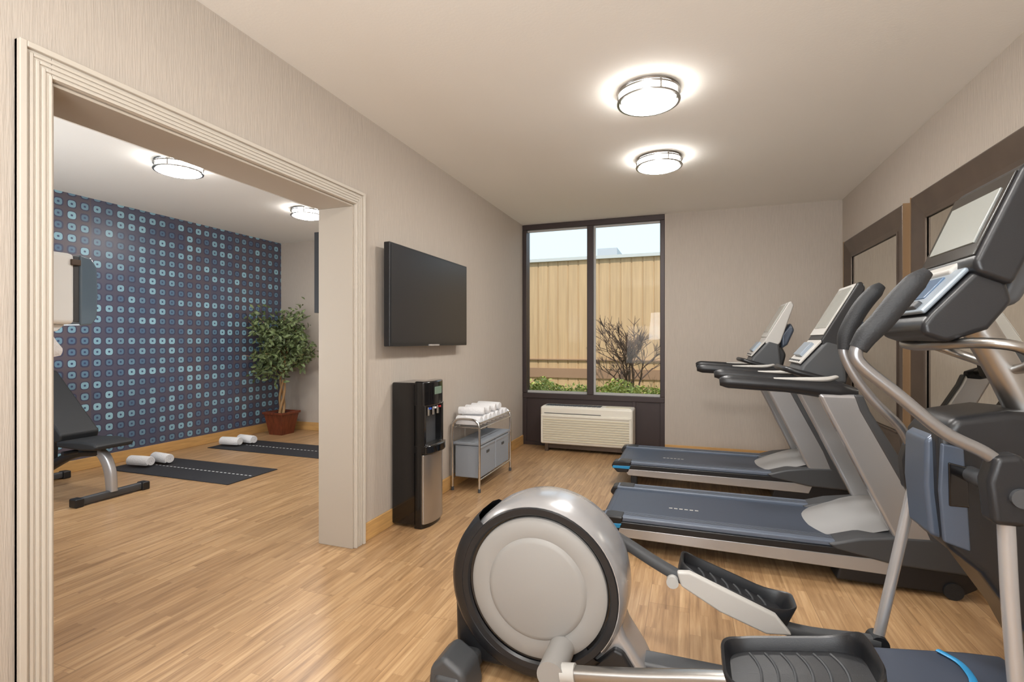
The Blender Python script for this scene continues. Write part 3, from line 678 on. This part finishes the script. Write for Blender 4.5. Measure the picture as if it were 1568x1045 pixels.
# paper towel dispenser
g = G('paper_towel_dispenser', (-2.6,1.25,1.44))
box('housing', -2.76,-2.45,1.09,1.385,1.30,1.60, WHITE, g, bevel=0.02)
box('seam', -2.75,-2.455,1.38,1.405,1.31,1.59, DGREY, g, bevel=0.004)
prism('front_cover', [(1.40,1.295),(1.40,1.60),(1.445,1.59),(1.466,1.55),(1.470,1.44),(1.466,1.33),(1.445,1.30)], -2.765,-2.447, mat('smoke_blue_cover', RGB(98,118,136),0.15,coat=0.5), g, axis='x', bevel=0.008)
box('latch', -2.452,-2.44,1.365,1.40,1.55,1.575, BRONZE, g, bevel=0.003)
prism('chute', [(1.20,1.30),(1.37,1.30),(1.34,1.27),(1.22,1.27)], -2.72,-2.49, WHITE, g, axis='x', bevel=0.005)
tube('paper_tail', [(-2.50,1.300,1.30),(-2.50,1.31,1.24),(-2.49,1.325,1.19),(-2.495,1.33,1.165)], [(0.012,0.012),(0.026,0.010),(0.036,0.008),(0.026,0.004)], TOWEL, g, ref=(0,1,0), seg=10)

# weight bench
g = G('weight_bench', (-4.75,2.66,0))
WB = mat('bench_steel', RGB(190,190,192),0.35,0.6)
yc = 2.66
tube('front_foot', [(-4.27,yc-0.24,0.035),(-4.27,yc+0.24,0.035)], (0.028,0.024), DGREY, g, ref=(0,0,1), power=5)
for s in (-1, 1): box('foot_cap_%d' % s, -4.31,-4.23,yc+s*0.24-0.03,yc+s*0.24+0.03,0.0,0.066, BLACK, g, bevel=0.01)
tube('rear_foot', [(-5.28,yc-0.24,0.035),(-5.28,yc+0.24,0.035)], (0.028,0.024), DGREY, g, ref=(0,0,1), power=5)
for s in (-1, 1): box('rear_cap_%d' % s, -5.32,-5.24,yc+s*0.24-0.03,yc+s*0.24+0.03,0.0,0.066, BLACK, g, bevel=0.01)
tube('front_leg', [(-4.27,yc,0.05),(-4.29,yc,0.20),(-4.34,yc,0.30),(-4.42,yc,0.36)], [(0.028,0.04),(0.028,0.045),(0.028,0.045),(0.028,0.03)], WB, g, ref=(0,1,0), power=4)
tube('spine', [(-4.40,yc,0.355),(-4.75,yc,0.30),(-5.28,yc,0.06)], (0.03,0.035), BLACK, g, ref=(0,1,0), power=4)
prism('seat_pad', [(-4.70,0.39),(-4.70,0.44),(-4.40,0.455),(-4.26,0.445),(-4.22,0.425),(-4.24,0.395),(-4.40,0.385)], yc-0.14, yc+0.14, RUBBER, g, bevel=0.02)
prism('back_pad', [(-4.66,0.43),(-4.64,0.49),(-5.20,0.98),(-5.26,0.96),(-5.25,0.91),(-4.72,0.42)], yc-0.14, yc+0.14, RUBBER, g, bevel=0.02)
tube('back_strut', [(-4.70,yc,0.40),(-5.15,yc,0.82)], (0.02,0.02), BLACK, g, ref=(0,1,0), power=4)
tube('back_brace', [(-4.95,yc,0.62),(-4.98,yc,0.21)], (0.018,0.018), BLACK, g, ref=(0,1,0), power=4)
cyl('adjust_knob', (-4.60,yc-0.05,0.35),(-4.60,yc-0.15,0.35),0.018, BLACK, g)

# ------------------------------------------------------------------ lights
W = bpy.data.worlds.new('sky'); scene.world = W; W.use_nodes = True; nt = W.node_tree
bg = nt.nodes['Background']; tc = N(nt, 'ShaderNodeTexCoord'); s = N(nt, 'ShaderNodeSeparateXYZ'); r = N(nt, 'ShaderNodeValToRGB')
nt.links.new(tc.outputs['Generated'], s.inputs[0]); nt.links.new(s.outputs['Z'], r.inputs[0]); nt.links.new(r.outputs[0], bg.inputs['Color'])
r.color_ramp.elements[0].color = (0.62,0.78,0.90,1); r.color_ramp.elements[1].color = (0.50,0.72,1,1); r.color_ramp.elements[0].position = 0.2
bg.inputs['Strength'].default_value = 1.35
bg.inputs['Strength'].default_value = 1.5
sl = bpy.data.lights.new('sun', 'SUN'); sl.energy = 3.3; sl.angle = 0.01; sl.color = (1,0.93,0.82)
so = bpy.data.objects.new('sun', sl); so.rotation_euler = (math.radians(38), 0, math.radians(18)); scene.collection.objects.link(so)
pl = bpy.data.lights.new('window_portal', 'AREA'); pl.shape = 'RECTANGLE'; pl.size = 1.6; pl.size_y = 2.0; pl.cycles.is_portal = True
po = bpy.data.objects.new('window_portal', pl); po.location = (-1.07,5.9,1.58); po.rotation_euler = (math.radians(-90),0,0); scene.collection.objects.link(po)
def area(name, loc, rot, sx, sy, e, col):
    l = bpy.data.lights.new(name, 'AREA'); l.shape = 'RECTANGLE'; l.size = sx; l.size_y = sy; l.energy = e; l.color = col
    o = bpy.data.objects.new(name, l); o.location = loc; o.rotation_euler = tuple(math.radians(a) for a in rot); scene.collection.objects.link(o)
NEU = (0.93,0.97,1.0)
area('fill_area_rear', (-0.2,-1.7,1.4), (115,0,0), 2.6, 1.6, 55, NEU)  # unseen fill light added at the rear wall, no real fixture there
area('fill_area_up', (-0.3,-1.0,1.6), (138,0,0), 1.2, 1.0, 62, NEU)  # added fill light aimed up and forward to brighten the ceiling
area('fill_area_studio', (-3.8,1.2,1.4), (112,0,0), 2.2, 1.5, 52, NEU)  # added fill light for the other room, out of view by the partition

# ------------------------------------------------------------------ camera
cd = bpy.data.cameras.new('camera'); cd.sensor_width = 36; cd.lens = 36*768/1568; cd.clip_start = 0.05
co = bpy.data.objects.new('camera', cd); co.location = (0,0,1.23); co.rotation_euler = (math.radians(90),0,math.radians(19.5))
scene.collection.objects.link(co); scene.camera = co
